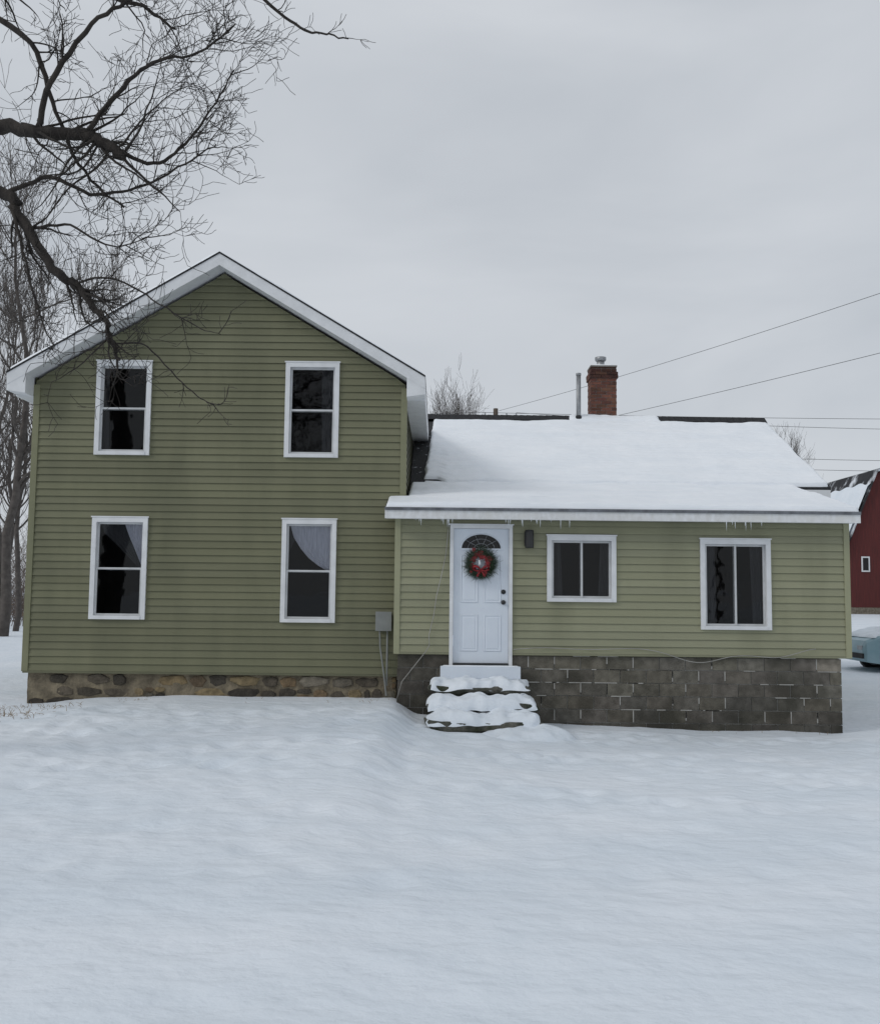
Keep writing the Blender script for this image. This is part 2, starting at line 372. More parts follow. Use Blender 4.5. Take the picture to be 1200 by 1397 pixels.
def window(x0,x1,z0,z1,y,kind,curt=None):
    w=MB(); f=.072
    w.box(x0,x0+f,y-.045,y+.06,z0,z1,0); w.box(x1-f,x1,y-.045,y+.06,z0,z1,0)
    w.box(x0+f,x1-f,y-.045,y+.06,z1-f,z1,0); w.box(x0+f,x1-f,y-.055,y+.06,z0,z0+f*.8,0)
    w.box(x0-.015,x1+.015,y-.052,y-.03,z1+.0015,z1+.022,0)
    a,b,c,d=x0+f,x1-f,z0+f*.8,z1-f
    def sash(a,b,c,d,yy,t=.034):
        w.box(a,a+t,yy,yy+.03,c,d,5); w.box(b-t,b,yy,yy+.03,c,d,5); w.box(a+t,b-t,yy,yy+.03,c,c+t,5); w.box(a+t,b-t,yy,yy+.03,d-t,d,5)
        w.face([(a+t,yy+.015,c+t),(b-t,yy+.015,c+t),(b-t,yy+.015,d-t),(a+t,yy+.015,d-t)],1)
    if kind=='hung':
        mz=(c+d)/2
        sash(a+.002,b-.002,mz-.02,d-.002,y+.028,.028); sash(a+.002,b-.002,c+.002,mz+.02,y-.006,.03)
    else:
        mx=(a+b)/2
        sash(a+.002,mx+.02,c+.002,d-.002,y-.006,.030); sash(mx-.02,b-.002,c+.002,d-.002,y+.028,.030)
    X0,X1,Zb,Zt,Yb=x0-.3,x1+.3,z0-.3,min(z1+.2,9),y+1.6
    Yf=y+.062
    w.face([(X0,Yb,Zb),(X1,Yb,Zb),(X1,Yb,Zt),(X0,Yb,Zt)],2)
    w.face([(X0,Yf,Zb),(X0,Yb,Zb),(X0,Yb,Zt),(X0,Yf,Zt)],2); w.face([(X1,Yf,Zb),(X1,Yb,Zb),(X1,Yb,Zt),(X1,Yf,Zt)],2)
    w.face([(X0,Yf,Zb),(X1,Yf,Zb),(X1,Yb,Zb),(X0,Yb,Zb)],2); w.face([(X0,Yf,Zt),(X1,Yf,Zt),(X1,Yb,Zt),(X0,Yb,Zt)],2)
    if curt:
        for (pl,mi) in curt:
            n=26; vs=[];fs=[]
            for r,(fz,fl,frr) in enumerate(pl):
                for i in range(n+1):
                    fx=fl+(frr-fl)*i/n; vs.append((a+(b-a)*fx,y+.085+.012*math.sin(i*1.9+r*.15)+.005*math.sin(i*4.7)+(.03 if mi==4 else 0),c+(d-c)*fz))
            for r in range(len(pl)-1):
                for i in range(n): fs.append((r*(n+1)+i,r*(n+1)+i+1,(r+1)*(n+1)+i+1,(r+1)*(n+1)+i))
            w.faces(vs,fs,mi,smooth=True)
    w.obj('window',['white','glass','dark','curtain','blind','winwhite'],house)
window(*winU[0],MY,'hung',[([(.0,0,.16),(1,0,.12)],4)])
window(*winU[1],MY,'hung',[([(0,.72,1),(1,.68,1)],4)])
window(*winL[0],MY,'hung',[([(.52,.85,1),(.62,.66,1),(.75,.4,1),(.88,.12,1),(1,0,1)],4),([(.55,.93,1),(.7,.8,1),(.85,.66,1),(.95,.58,1),(1,.55,1)],3)])
window(*winL[1],MY,'hung',[([(.50,.93,1),(.56,.70,1),(.64,.48,1),(.74,.30,1),(.86,.14,1),(1,.05,1)],3),([(.5,-.0,.03),(.7,0,.04),(1,0,.3)],4)])
window(*winW[0],0,'slide',[([(0,0,.2),(1,0,.16)],4),([(0,.8,1),(1,.84,1)],4)])
window(*winW[1],0,'slide',[([(0,0,.22),(1,0,.2)],4),([(0,.82,1),(1,.78,1)],4)])

mb=MB(); y=0
x0,x1,zb,zt=.16,1.12,.56,2.69
mb.box(x0,x0+.055,-.045,.06,zb-.2,zt,0); mb.box(x1-.055,x1,-.045,.06,zb-.2,zt,0); mb.box(x0+.056,x1-.056,-.045,.06,zt-.05,zt,0)
mb.box(x0-.02,x1+.02,-.055,-.03,zt+.001,zt+.02,0)
mb.box(x0+.056,x1-.056,-.05,.08,zb-.005,zb+.022,2)
a,b_,c,d=x0+.058,x1-.058,zb+.026,zt-.053
cx,cz,rx,rzz=(a+b_)/2,2.335,.30,.215
yd=.012
n=24
arc=[(cx+rx*math.cos(math.pi*i/n),cz+rzz*math.sin(math.pi*i/n)) for i in range(n+1)]
mb.face([(a,yd,c),(b_,yd,c),(b_,yd,cz),(a,yd,cz)],1)
for i in range(n):
    p,q=arc[i],arc[i+1]
    def top(k):
        t=k/n
        if t<.25: return (b_,cz+(d-cz)*t/.25)
        if t>.75: return (a,cz+(d-cz)*(1-t)/.25)
        return (b_+(a-b_)*(t-.25)/.5,d)
    P1,P2=top(i),top(i+1)
    mb.face([(p[0],yd,p[1]),(P1[0],yd,P1[1]),(P2[0],yd,P2[1]),(q[0],yd,q[1])],1)
    def o(pt,k): return (cx+(pt[0]-cx)*k,cz+(pt[1]-cz)*k)
    oa,ob=o(p,1.1),o(q,1.1)
    mb.face([(p[0],yd-.015,p[1]),(oa[0],yd-.001,oa[1]),(ob[0],yd-.001,ob[1]),(q[0],yd-.015,q[1])],1)
    mb.face([(p[0],yd-.015,p[1]),(q[0],yd-.015,q[1]),(q[0],yd+.02,q[1]),(p[0],yd+.02,p[1])],1)
mb.box(cx-rx*1.08,cx+rx*1.08,yd-.015,yd+.02,cz-.025,cz,1)
mb.face([(x,yd+.015,z) for x,z in arc],3)
mb.face([(x,yd+.05,z) for x,z in arc],4)
for ang in (36,72,108,144):
    t=math.radians(ang); mb.tube([(cx,yd+.006,cz),(cx+rx*math.cos(t),yd+.006,cz+rzz*math.sin(t))],[.006,.006],4,5)
for k in (.35,.68):
    mb.tube([(cx+rx*k*math.cos(math.pi*i/12),yd+.006,cz+rzz*k*math.sin(math.pi*i/12)) for i in range(13)],[.006]*13,4,5)
def panel(xa,xb,za,zb2):
    mb.faces([(xa,yd-.0015,za),(xb,yd-.0015,za),(xb,yd-.0015,zb2),(xa,yd-.0015,zb2),
      (xa+.012,yd-.012,za+.012),(xb-.012,yd-.012,za+.012),(xb-.012,yd-.012,zb2-.012),(xa+.012,yd-.012,zb2-.012),
      (xa+.03,yd-.002,za+.03),(xb-.03,yd-.002,za+.03),(xb-.03,yd-.002,zb2-.03),(xa+.03,yd-.002,zb2-.03),
      (xa+.05,yd-.010,za+.05),(xb-.05,yd-.010,za+.05),(xb-.05,yd-.010,zb2-.05),(xa+.05,yd-.010,zb2-.05)],
      [(0,1,5,4),(1,2,6,5),(2,3,7,6),(3,0,4,7),(4,5,9,8),(5,6,10,9),(6,7,11,10),(7,4,8,11),(8,9,13,12),(9,10,14,13),(10,11,15,14),(11,8,12,15),(12,13,14,15)],1)
for xa,xb in ((a+.11,cx-.045),(cx+.045,b_-.11)):
    panel(xa,xb,1.50,2.24); panel(xa,xb,.76,1.32)
for hz in (1.67,1.51):
    mb.tube([(.985,yd-.001,hz),(.985,yd-.012,hz)],[.036,.036],14,2)
mb.tube([(.985,yd-.012,1.51),(.985,yd-.04,1.51),(.985,yd-.055,1.51),(.985,yd-.075,1.51)],[.012,.014,.034,.022],12,2)
mb.tube([(.985,yd-.012,1.67),(.985,yd-.028,1.67)],[.018,.016],10,2)
mb.obj('front_door',['white','door','black','glass','dark','metal'],house)
mb=MB(); mb.box(.03,1.24,-.16,.0-.05,.36,.545,0); mb.box(.0,1.26,-.18,-.0515,.33,.358,0)
mb.obj('door_landing_board',['door'],house,.006)
snow_sheet('door_sill_snow',lambda u,v:(.05+1.17*u,-.155+.1*v,.545),(0,0,1),40,6,1.17,.1,.012,.03,31,jit=.01,amp=.004)
mb=MB(); cx=1.37
mb.tube([(cx,-.03,2.50),(cx,-.055,2.50)],[.06,.06],14); 
mb.tube([(cx,-.05,2.56),(cx,-.10,2.56)],[.012,.012],8)
mb.tube([(cx,-.11,2.345),(cx,-.11,2.36),(cx,-.11,2.60),(cx,-.11,2.62)],[.062,.068,.068,.06],18)
mb.box(cx-.07,cx+.07,-.03,-.018,2.38,2.60)
mb.obj('porch_wall_light',['black'],house)
mb=MB(); mb.box(-.97,-.75,.26,.375,1.06,1.33); mb.box(-.985,-.735,.25,.262,1.045,1.345)
mb.tube([(-.92,.31,1.06),(-.91,.31,.8),(-.84,.28,.35),(-.80,.24,.05)],[.014]*4,8)
mb.tube([(-.80,.31,1.06),(-.80,.31,.7),(-.80,.30,.2)],[.016]*3,8)
mb.obj('electric_meter_box',['greybox'],house,.004)
mb=MB()
pts=[(.14,-.04,2.72),(.12,-.05,2.5),(.09,-.04,2.2),(.03,-.045,1.9),(-.04,-.045,1.6),(-.08,-.05,1.3),(-.15,-.05,1.0),(-.14,-.07,.85)]
mb.tube(pts,[.006]*8,5)
pts=[(-.14,-.07,.85)]+[(-.2-.35*t,-.08-.02*math.sin(t*9),.75-.45*t) for t in (0,.3,.6,1)]+[(-.62,-.1,.05)]
mb.tube(pts,[.006]*len(pts),5)
pts=[]
for i in range(60):
    t=i/59; x=1.14+4.6*t; z=.80+.04*math.sin(t*5)+.015*math.sin(t*19)-(.13*math.exp(-((x-3.95)/.45)**2)) -.05*t+ (.14*sm((t-.85)/.15))
    pts.append((x,-.045-.012*math.sin(i*.7),z))
mb.tube(pts,[.0055]*60,5)
mb.obj('siding_cable',['cable'],house)

mb=MB()
mb.box(WX0+.045,WX1-.13,.043,2.6,-.9,.70,1)
r=0; z=.703
while z>-.75:
    off=(r%2)*.2; x=WX0+.03-off
    while x<WX1-.12:
        xa=max(x+.006,WX0+.03); xb=min(x+.394,WX1-.12)
        if xb-xa>.05:
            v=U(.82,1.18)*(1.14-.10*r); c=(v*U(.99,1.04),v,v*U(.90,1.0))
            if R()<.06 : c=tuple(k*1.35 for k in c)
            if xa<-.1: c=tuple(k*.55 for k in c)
            j=U(-.003,.004)
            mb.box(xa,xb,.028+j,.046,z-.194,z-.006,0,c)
        x+=.4
    z-=.2; r+=1
random.seed(31)
for k in range(70):
    row=random.randint(0,4); x=-.63+.4*random.randint(5,16)+(.0 if row%2==0 else .2); zc=.703-.2*row
    if R()<.55: mb.box(x-.008,x+.008,.0225,.027,zc-U(.10,.19),zc-.01,2)
    else: mb.box(x-.16*R()-.03,x+.16*R()+.03,.0225,.027,zc-.007,zc+.007,2)
mb.obj('block_foundation',['block','mortar','cable'],house,.004)
random.seed(77)
mb=MB()
vs=[];nn=150;mm=30
for j in range(mm+1):
    for i in range(nn+1):
        x=MX0+.05+(WX0-MX0-.05)*i/nn; z=-.75+1.085*j/mm
        vs.append((x,.446+.02*nz(x*6,z*6,1)-.012*nz(x*14,z*14,3),z))
mb.faces(vs,[(j*(nn+1)+i,j*(nn+1)+i+1,(j+1)*(nn+1)+i+1,(j+1)*(nn+1)+i) for j in range(mm) for i in range(nn)],1,smooth=True)
mb.box(MX0+.05,WX0+.0,.49,MY+DEPTH-.05,-.9,.335,1)
def stone(cx,cz,w,h,c):
    n=random.randint(6,9); ring=[];ph=U(0,6)
    for i in range(n):
        t=2*math.pi*(i+U(-.22,.22))/n+ph; ct,st=math.cos(t),math.sin(t)
        k=(abs(ct)**4+abs(st)**4)**(-1/4)*U(.84,1.06)
        ring.append((ct*k*w/2,st*k*h/2))
    dd=U(.012,.04); vs=[];L=[(1.04,0),(1.0,.55),(.90,.93),(.55,1.02)]; tx,tz=U(-.1,.1),U(-.15,.15)
    for s_,q in L: vs+=[(cx+x*s_,.452-dd*q-(x*tx+zz*tz)*s_*q-U(0,.004),cz+zz*s_) for x,zz in ring]
    fs=[]
    for l in range(len(L)-1):
        for i in range(n): fs.append((l*n+i,l*n+(i+1)%n,(l+1)*n+(i+1)%n,(l+1)*n+i))
    fs.append(tuple(range((len(L)-1)*n,len(L)*n)))
    mb.faces(vs,fs,0,c,False)
pal=[(1,1,1),(1.35,1.15,.80),(.6,.57,.55),(.34,.33,.33),(1.5,1.32,.95),(.85,.88,.88),(1.05,.84,.62),(.32,.31,.30),(.75,.62,.50),(1.7,1.5,1.12)]
z=.335
for row in range(6):
    h=U(.13,.22); x=MX0+.05
    while x<WX0-.02:
        w=U(.12,.55)
        if x<-5.4: w=U(.28,.45)
        w=min(w,WX0-x+.01)
        c=random.choice(pal) if x>-5.4 else random.choice(pal[2:4]+pal[7:8])
        v=U(.75,1.15)
        if w>.07:
            if w<.25 and R()<.5:
                stone(x+w/2,z-h*.25,w-.02,h*.5-.012,tuple(k*v for k in c)); stone(x+w/2,z-h*.75,w-.02,h*.5-.012,tuple(k*v*.8 for k in random.choice(pal)))
            elif R()<.88: stone(x+w/2,z-h/2+U(-.015,.015),w-.025,h-.025+U(-.03,.02),tuple(k*v for k in c))
        x+=w
    z-=h
mb.obj('stone_foundation',['stone','stonemortar'],house)

def rough_slab(name,x0,x1,y0,y1,z0,z1,seed):
    mb=MB(); nu,nv=40,14
    loop=[]
    for i in range(nu): loop.append((x0+(x1-x0)*i/nu,y0))
    for i in range(nv): loop.append((x1,y0+(y1-y0)*i/nv))
    for i in range(nu): loop.append((x1-(x1-x0)*i/nu,y1))
    for i in range(nv): loop.append((x0,y1-(y1-y0)*i/nv))
    n=len(loop); cx,cy=(x0+x1)/2,(y0+y1)/2; levels=[(z0,-.08),(z0+.02,-.02),((z0+z1)/2,.0),(z1-.025,.0),(z1,-.04)]
    vs=[]
    for z,o in levels:
        for x,y in loop:
            k=o+.06*nz(x*2.6,y*2.6,seed+z*5)+.03*nz(x*8,y*8,seed+z*12)
            dx,dy=x-cx,y-cy; l=math.hypot(dx,dy)
            vs.append((x+dx/l*k,y+dy/l*k,z+.03*nz(x*3,y*3,seed)))
    fs=[(l*n+i,l*n+(i+1)%n,(l+1)*n+(i+1)%n,(l+1)*n+i) for l in range(4) for i in range(n)]
    fs.append(tuple(range(4*n,5*n))); fs.append(tuple(reversed(range(n))))
    mb.faces(vs,fs); return mb.obj(name,['slab'],steps)
steps=empty('front_steps')
S=[(-.13,1.34,-.60,-.19,.18,.29),(-.16,1.40,-1.0,-.56,-.02,.08),(-.16,1.42,-1.40,-.92,-.27,-.12)]
for k,s_ in enumerate(S):
    rough_slab('step_slab_%d'%(k+1),*s_,k*7.)
    x0,x1,y0,y1,z0,z1=s_
    rough_slab('step_base_%d'%(k+1),x0+.1,x1-.1,y0+.10,y1+.1,-.7,z0+.04,k*5.+2)
    tilt=[.0,.03,.03][k]
    snow_sheet('step_snow_%d'%(k+1),lambda u,v,s_=s_,k=k,tilt=tilt:(s_[0]+.02+(s_[1]-s_[0]-.02)*u,s_[2]-[.02,.05,-.01][k]+.05*nz(u*5,k*3.)+(s_[3]-s_[2]+.11)*v,s_[5]-.02+tilt*(u-.5)-([.05,.12,.05][k]*max(0,.15-v)/.15)*(.6+.8*nz(u*4,k*5.+1))),(0,-.15,1),110,44,1.5,.5,.13,.16,40+k*3,parent=steps,amp=.085,jit=.07,fr=2.6,matk='snow',pw=.5)
mb=MB()
vs=[];n=70
for j in range(n+1):
    for i in range(n+1):
        x=.1+2.2*i/n;y=-2.5+1.8*j/n
        d=1-((x-1.25)/.72)**2-((y+1.45)/.6)**2
        vs.append((x,y,gz(x,y)-.05+max(-.06,.22*d*(1+.8*nz(x*2.2,y*2.2,4)))+.04*nz(x*4,y*4)+.015*nz(x*11,y*11)))
mb.faces(vs,[(j*(n+1)+i,j*(n+1)+i+1,(j+1)*(n+1)+i+1,(j+1)*(n+1)+i) for j in range(n) for i in range(n)],smooth=True)
mb.obj('snow_drift',['snow'],steps)
random.seed(78)
mb=MB(); cx0,cx1,cy0,cy1=3.27,3.83,6.0,6.5
mb.box(cx0+.012,cx1-.012,cy0+.012,cy1-.012,4.9,6.6,1)
z=5.0;r=0
while z<6.60:
    e=0
    if z>6.36: e=.03
    if z>6.50: e=.0
    X0,X1,Y0,Y1=cx0-e,cx1+e,cy0-e,cy1+e
    L=(X1-X0)/2.5; off=0 if r%2 else L/2
    x=X0-off
    while x<X1-.02:
        a_,b2=max(x+.005,X0),min(x+L-.005,X1)
        if b2-a_>.03:
            v=U(.6,1.3)*(.45 if z>6.3 else 1); mb.box(a_,b2,Y0+U(0,.003),Y0+.1,z,z+.062,0,(v,v*U(.85,1.1),v)); mb.box(a_,b2,Y1-.1,Y1,z,z+.062,0,(v,v,v))
        x+=L
    y_=Y0+.101
    while y_<Y1-.11:
        b2=min(y_+L-.01,Y1-.102)
        for (p,q) in ((X0,X0+.1),(X1-.1,X1)):
            v=U(.65,1.35); mb.box(p,q,y_,b2,z,z+.062,0,(v,v,v))
        y_+=L
    z+=.072;r+=1
mb.box(cx0-.01,cx1+.01,cy0-.01,cy1+.01,6.62,6.65,1)
c0=(3.52,6.25)
mb.tube([(*c0,6.6),(*c0,6.80)],[.085,.085],16,2); mb.tube([(*c0,6.80),(*c0,6.83),(*c0,6.88),(*c0,6.90)],[.11,.125,.125,.02],16,2)
mb.obj('chimney',['brick','mortar','metal'],house)
snow_sheet('chimney_snow',lambda u,v:(cx0+.02+.5*u,cy0+.02+.45*v,6.65),(0,0,1),12,12,.5,.45,.04,.06,51,jit=.02)
mb=MB(); mb.tube([(2.975,5.85,5.2),(2.975,5.85,6.40)],[.05,.05],14,0); mb.tube([(2.975,5.85,6.38),(2.975,5.85,6.43)],[.056,.056],14,0); mb.tube([(2.975,5.85,5.42),(2.975,5.85,5.50)],[.09,.055],14,1)
mb.obj('vent_pipe',['metal','ridge'],house)

# ------------------------------------------------------------ wreath
mb=MB(); C=Vector((.635,-.04,2.10)); RW=.165
for k in range(1900):
    t=U(0,2*math.pi); rr=RW+random.gauss(0,.035); yy=random.gauss(0,.022)
    p=C+Vector((rr*math.cos(t),-abs(yy)-.005,rr*math.sin(t)))
    d=Vector((math.cos(t+U(-1.4,1.4)),U(-.6,.1),math.sin(t+U(-1.4,1.4)))).normalized()*U(.03,.10)
    mb.tube([p,p+d],[.0032,.001],3,0,cap=False)
for k in range(50):
    t=U(0,2*math.pi) ; rr=RW+random.gauss(-.03,.03)
    p=C+Vector((rr*math.cos(t),-.04+U(-.015,.01),rr*math.sin(t))); q=U(.014,.024)
    if k<32:
        for j in range(5):
            a_=j*1.256+t; dv=Vector((math.cos(a_),U(-.5,0),math.sin(a_)))*q*1.9; sd=Vector((-math.sin(a_),0,math.cos(a_)))*q*.6
            mb.face([p,p+dv*.5+sd,p+dv,p+dv*.5-sd],1)
    else:
        mb.tube([p+Vector((0,.012,0)),p+Vector((0,.006,0)),p-Vector((0,.006,0)),p-Vector((0,.012,0))],[.004,.012,.012,.004],7,1)
for s in (-1,1):
    pts=[C+Vector((s*x,-.07+yy,z)) for x,yy,z in ((0,0,-.10),(.05,-.02,-.05),(.11,-.02,-.04),(.12,0,-.09),(.06,.0,-.115),(0,0,-.10))]
    mb.tube(pts,[.012,.02,.022,.02,.014,.012],6,1)
    pts=[C+Vector((s*x,-.06,z)) for x,z in ((0,-.10),(.04,-.16),(.06,-.20))]; mb.tube(pts,[.012,.018,.02],5,1)
mb.tube([C+Vector((-.03,-.07,.05)),C+Vector((-.02,-.075,.0)),C+Vector((-.03,-.07,-.04))],[.012,.018,.012],7,2)
mb.obj('christmas_wreath',['needle','red','white'])

# ------------------------------------------------------------ trees
def grow(mb,p,d,L,r,lev,spread=.75,up=.15,kids=(4,7),wig=.22,minr=.0022,sides=(3,3,4,6,8)):
    n=max(3,int(4+lev*2)); pts=[p.copy()];rd=[r];q=p.copy();dd=d.normalized()
    for i in range(n):
        dd=(dd+Vector((random.gauss(0,wig),random.gauss(0,wig),random.gauss(0,wig)+up*.25))).normalized()
        q=q+dd*L/n; pts.append(q.copy()); rd.append(max(minr,r*(1-.75*(i+1)/n)))
    mb.tube(pts,rd,sides[min(lev,4)],cap=False)
    if lev<=0: return
    k=random.randint(*kids)
    for j in range(k):
        t=U(.18,1.0) if j else 1.0
        i=min(n,max(1,int(t*n))); b=pts[i]; base=(pts[i]-pts[i-1]).normalized()
        a=base.orthogonal(); a.rotate(Matrix.Rotation(U(0,6.28),3,base)); nd=(base+a*U(.5,1.3)*spread/.75+Vector((0,0,up))).normalized()
        grow(mb,b,nd,L*U(.38,.68),max(minr,rd[i]*U(.5,.75)),lev-1,spread,up,kids,wig,minr,sides)
def V(x,z,y=-6.): return Vector((x,y,z))
def spline(P,n=6):
    out=[]
    P=[P[0]]+P+[P[-1]]
    for i in range(1,len(P)-2):
        for k in range(n):
            t=k/n;a,b,c,d=P[i-1],P[i],P[i+1],P[i+2]
            out.append(.5*((2*b)+(c-a)*t+(2*a-5*b+4*c-d)*t*t+(3*b-a-3*c+d)*t**3))
    out.append(P[-2]); return out
random.seed(21)
mb=MB()
def limb(P,r0,r1,nk,lev,Lk,side=None,sides=8,t0=.25,bias=Vector((.3,0,.25))):
    pts=spline(P); n=len(pts)
    for i in range(1,n-1): pts[i]=pts[i]+Vector((random.gauss(0,.006),random.gauss(0,.006),random.gauss(0,.006)))*(1+r0*30)*.6
    rd=[(r0+(r1-r0)*i/(n-1))*(1+.15*nz(i*.9,r0*100)) for i in range(n)]
    mb.tube(pts,rd,sides,cap=True)
    for k in range(nk):
        i=int(U(t0,1)*(n-1)); i=max(1,i); base=(pts[i]-pts[i-1]).normalized()
        a=base.orthogonal(); a.rotate(Matrix.Rotation(U(0,6.28),3,base)); a.y*=.6
        grow(mb,pts[i],(base*.7+a*U(.5,1.1)+bias),Lk*U(.55,1.2),min(.016,max(.006,rd[i]*.4)),lev,up=.12,kids=(3,5),wig=.17,minr=.0027)
trunk=[Vector((-7.4,-6.1,-.2)),Vector((-7.35,-6,1.5)),Vector((-7.2,-6,3.2)),Vector((-7.1,-5.9,4.6)),Vector((-7.3,-5.8,6.5)),Vector((-7.2,-5.9,8.5)),Vector((-7.5,-5.7,10.5)),Vector((-7.3,-5.5,12.5))]
limb(trunk,.34,.06,22,3,2.2,sides=14,t0=.55,bias=Vector((0,0,.4)))
limb([Vector((-7.15,-5.95,4.2)),V(-6.2,5.3),V(-5.2,5.95),V(-4.25,6.04),V(-3.83,6.0),V(-3.45,6.0,-5.95),V(-3.25,5.90),V(-3.05,5.78)],.085,.05,18,2,.9,t0=.42)
limb([Vector((-7.15,-5.95,3.8)),V(-6.2,4.9),V(-5.0,5.6),V(-4.22,5.41),V(-4.0,5.14),V(-3.66,4.66,-6.05),V(-3.41,4.47),V(-3.2,4.2),V(-3.10,3.98),V(-3.02,3.80)],.078,.016,24,2,.6,t0=.42,bias=Vector((.25,0,-.05)))
limb([V(-3.42,6.0),V(-3.1,6.35,-6.1),V(-2.75,6.6,-6.2),V(-2.35,6.75,-6.1),V(-2.0,7.05,-6.1)],.026,.007,15,2,.6)
limb([V(-3.1,5.83),V(-2.8,5.75,-5.9),V(-2.5,5.95,-5.9),V(-2.25,6.3,-5.9),V(-2.05,6.7,-5.9)],.022,.006,15,2,.5)
limb([V(-3.9,5.98),V(-3.7,6.4,-6.2),V(-3.3,6.9,-6.3),V(-2.9,7.2,-6.3),V(-2.4,7.6,-6.3)],.032,.009,14,2,.6)
limb([V(-4.6,7.3),V(-4.0,6.9),V(-3.8,6.3,-5.8),V(-3.5,5.7,-5.8),V(-3.1,5.35,-5.8)],.032,.009,14,2,.5)
limb([Vector((-7.2,-5.9,6.8)),V(-5.8,7.7),V(-4.6,7.6),V(-3.8,7.45),V(-3.0,7.3),V(-2.6,7.05)],.06,.010,20,2,.7,t0=.4)
limb([V(-4.2,7.62),V(-3.2,8.0),V(-2.4,7.9),V(-1.76,7.36),V(-1.4,7.08),V(-1.15,7.02),V(-.93,6.97)],.028,.006,5,1,.3,t0=.5)
limb([V(-4.15,5.4),V(-3.8,5.6,-5.9),V(-3.4,5.45,-5.9),V(-2.95,5.5,-5.9),V(-2.5,5.75,-5.9),V(-2.2,5.95,-5.9)],.024,.006,16,2,.5)
limb([V(-4.1,5.3),V(-3.9,4.7,-6.1),V(-3.75,4.2,-6.1),V(-3.6,3.9,-6.1)],.018,.005,9,2,.4,bias=Vector((.1,0,-.1)))
limb([V(-3.9,5.05),V(-3.5,5.05,-6.1),V(-3.1,4.85,-6.1),V(-2.75,4.95,-6.1)],.016,.004,9,2,.4,bias=Vector((.2,0,.1)))
limb([V(-3.5,4.52),V(-3.1,4.55,-6.1),V(-2.7,4.35,-6.1),V(-2.3,4.1,-6.1),V(-2.05,4.02,-6.1)],.012,.003,6,1,.35,bias=Vector((.2,0,.1)))
limb([V(-3.08,3.95),V(-2.8,3.95,-5.9),V(-2.45,3.6,-5.9),V(-2.2,3.42,-5.9),V(-2.1,3.41,-5.9)],.009,.003,4,1,.25,bias=Vector((.2,0,0)))
mb.obj('bare_tree',['bark'])

random.seed(5)
def tree_mesh(H,r,seed,lev=3,kids=(4,7),first=.3,L=None,minr=.006,up=.5,nb=26,spread=.6):
    random.seed(seed); mb=MB(); pts=[];rd=[];n=12;x=0;y=0
    for i in range(n+1):
        t=i/n; pts.append(Vector((x,y,-.3+H*t))); rd.append(r*(1-.85*t)); x+=random.gauss(0,.14); y+=random.gauss(0,.14)
    mb.tube(pts,rd,9,cap=True)
    for k in range(nb):
        t=U(first,1); i=min(n-1,int(t*n)); a_=U(0,6.28); Lb=(L or H*.33)*(1.15-t*.6)*U(.6,1.1)
        grow(mb,pts[i].lerp(pts[i+1],t*n-i),Vector((math.cos(a_),math.sin(a_),U(.6,1.6))),Lb,max(minr*1.5,rd[i]*.45),lev-1,up=up,kids=kids,wig=.16,minr=minr,spread=spread)
    return mb
t1=tree_mesh(15.5,.19,3,minr=.008).obj('bare_tree',['bark2']); t1.location=(-15.1,19,0)
def inst(src,x,y,s,rot,z=0):
    o=bpy.data.objects.new('bare_tree',src.data); scene.collection.objects.link(o); o.location=(x,y,z); o.scale=(s,s,s); o.rotation_euler=(0,0,rot); return o
t2=tree_mesh(12.5,.12,8,minr=.007,up=.8,spread=.45,nb=20).obj('bare_tree',['bark2']); t2.location=(-13.9,21,0)
inst(t2,-12.3,24,1.02,2.); inst(t1,-19.5,26,1.,1.2); inst(t2,-16.4,23,1.,4.); inst(t2,-17.8,25,1.05,.7); inst(t1,-22,34,1.,3.)
inst(t1,-8,-34,1.,.4); inst(t1,4,-38,.95,2.4); inst(t2,10,-33,1.1,1.); inst(t2,-1.5,-31,1.,3.3); inst(t1,16,-42,1.1,5.); inst(t2,-14,-38,1.3,.2)
inst(t1,.9,50,.86,.5); inst(t1,-.3,56,.86,1.7); inst(t2,2.3,58,1.06,2.9); inst(t1,1.6,62,.98,4.1)
inst(t2,22.6,45,.82,.9); inst(t1,23.3,50,.66,2.2); inst(t2,24.6,58,.8,4.)

random.seed(11)
mb=MB()
def scrub(x,y,h,n):
    for k in range(n):
        a=U(0,6.28); grow(mb,Vector((x+U(-.5,.5),y+U(-.5,.5),gz(x,y)-.1)),Vector((math.cos(a)*.4,math.sin(a)*.4,1)),h*U(.5,1),.018,1,kids=(4,7),up=.4,minr=.008)
for k in range(100): scrub(U(-36,-15.5),U(27,48),U(1.5,6.5),5)
mb.obj('brush_thicket',['twig'])
mb=MB()
for k in range(230):
    a=U(-1.15,1.15); d=U(95,150); x=d*math.sin(a); y=d*math.cos(a)-15
    h=U(5,11) if a<0 else U(3,5); base=Vector((x,y,gz(x,y)-.2))
    mb.tube([base,base+Vector((U(-.4,.4),0,h*.6)),base+Vector((U(-.8,.8),0,h))],[.16,.1,.02],4,cap=False)
    for j in range(26):
        t=U(.1,.95); p=base+Vector((0,0,h*t)); an=U(0,6.28); l=h*.34*(1.2-t)
        e=p+Vector((math.cos(an)*l,math.sin(an)*l,l*U(.4,1.2))); mb.tube([p,p.lerp(e,.5)+Vector((0,0,-.1)),e],[.05,.04,.015],3,cap=False)
        for q in range(3):
            w=p.lerp(e,U(.3,1)); mb.tube([w,w+Vector((U(-1,1),U(-1,1),U(.2,1.5)))*h*.09],[.03,.01],3,cap=False)
mb.obj('distant_treeline',['twig'])
mb=MB()
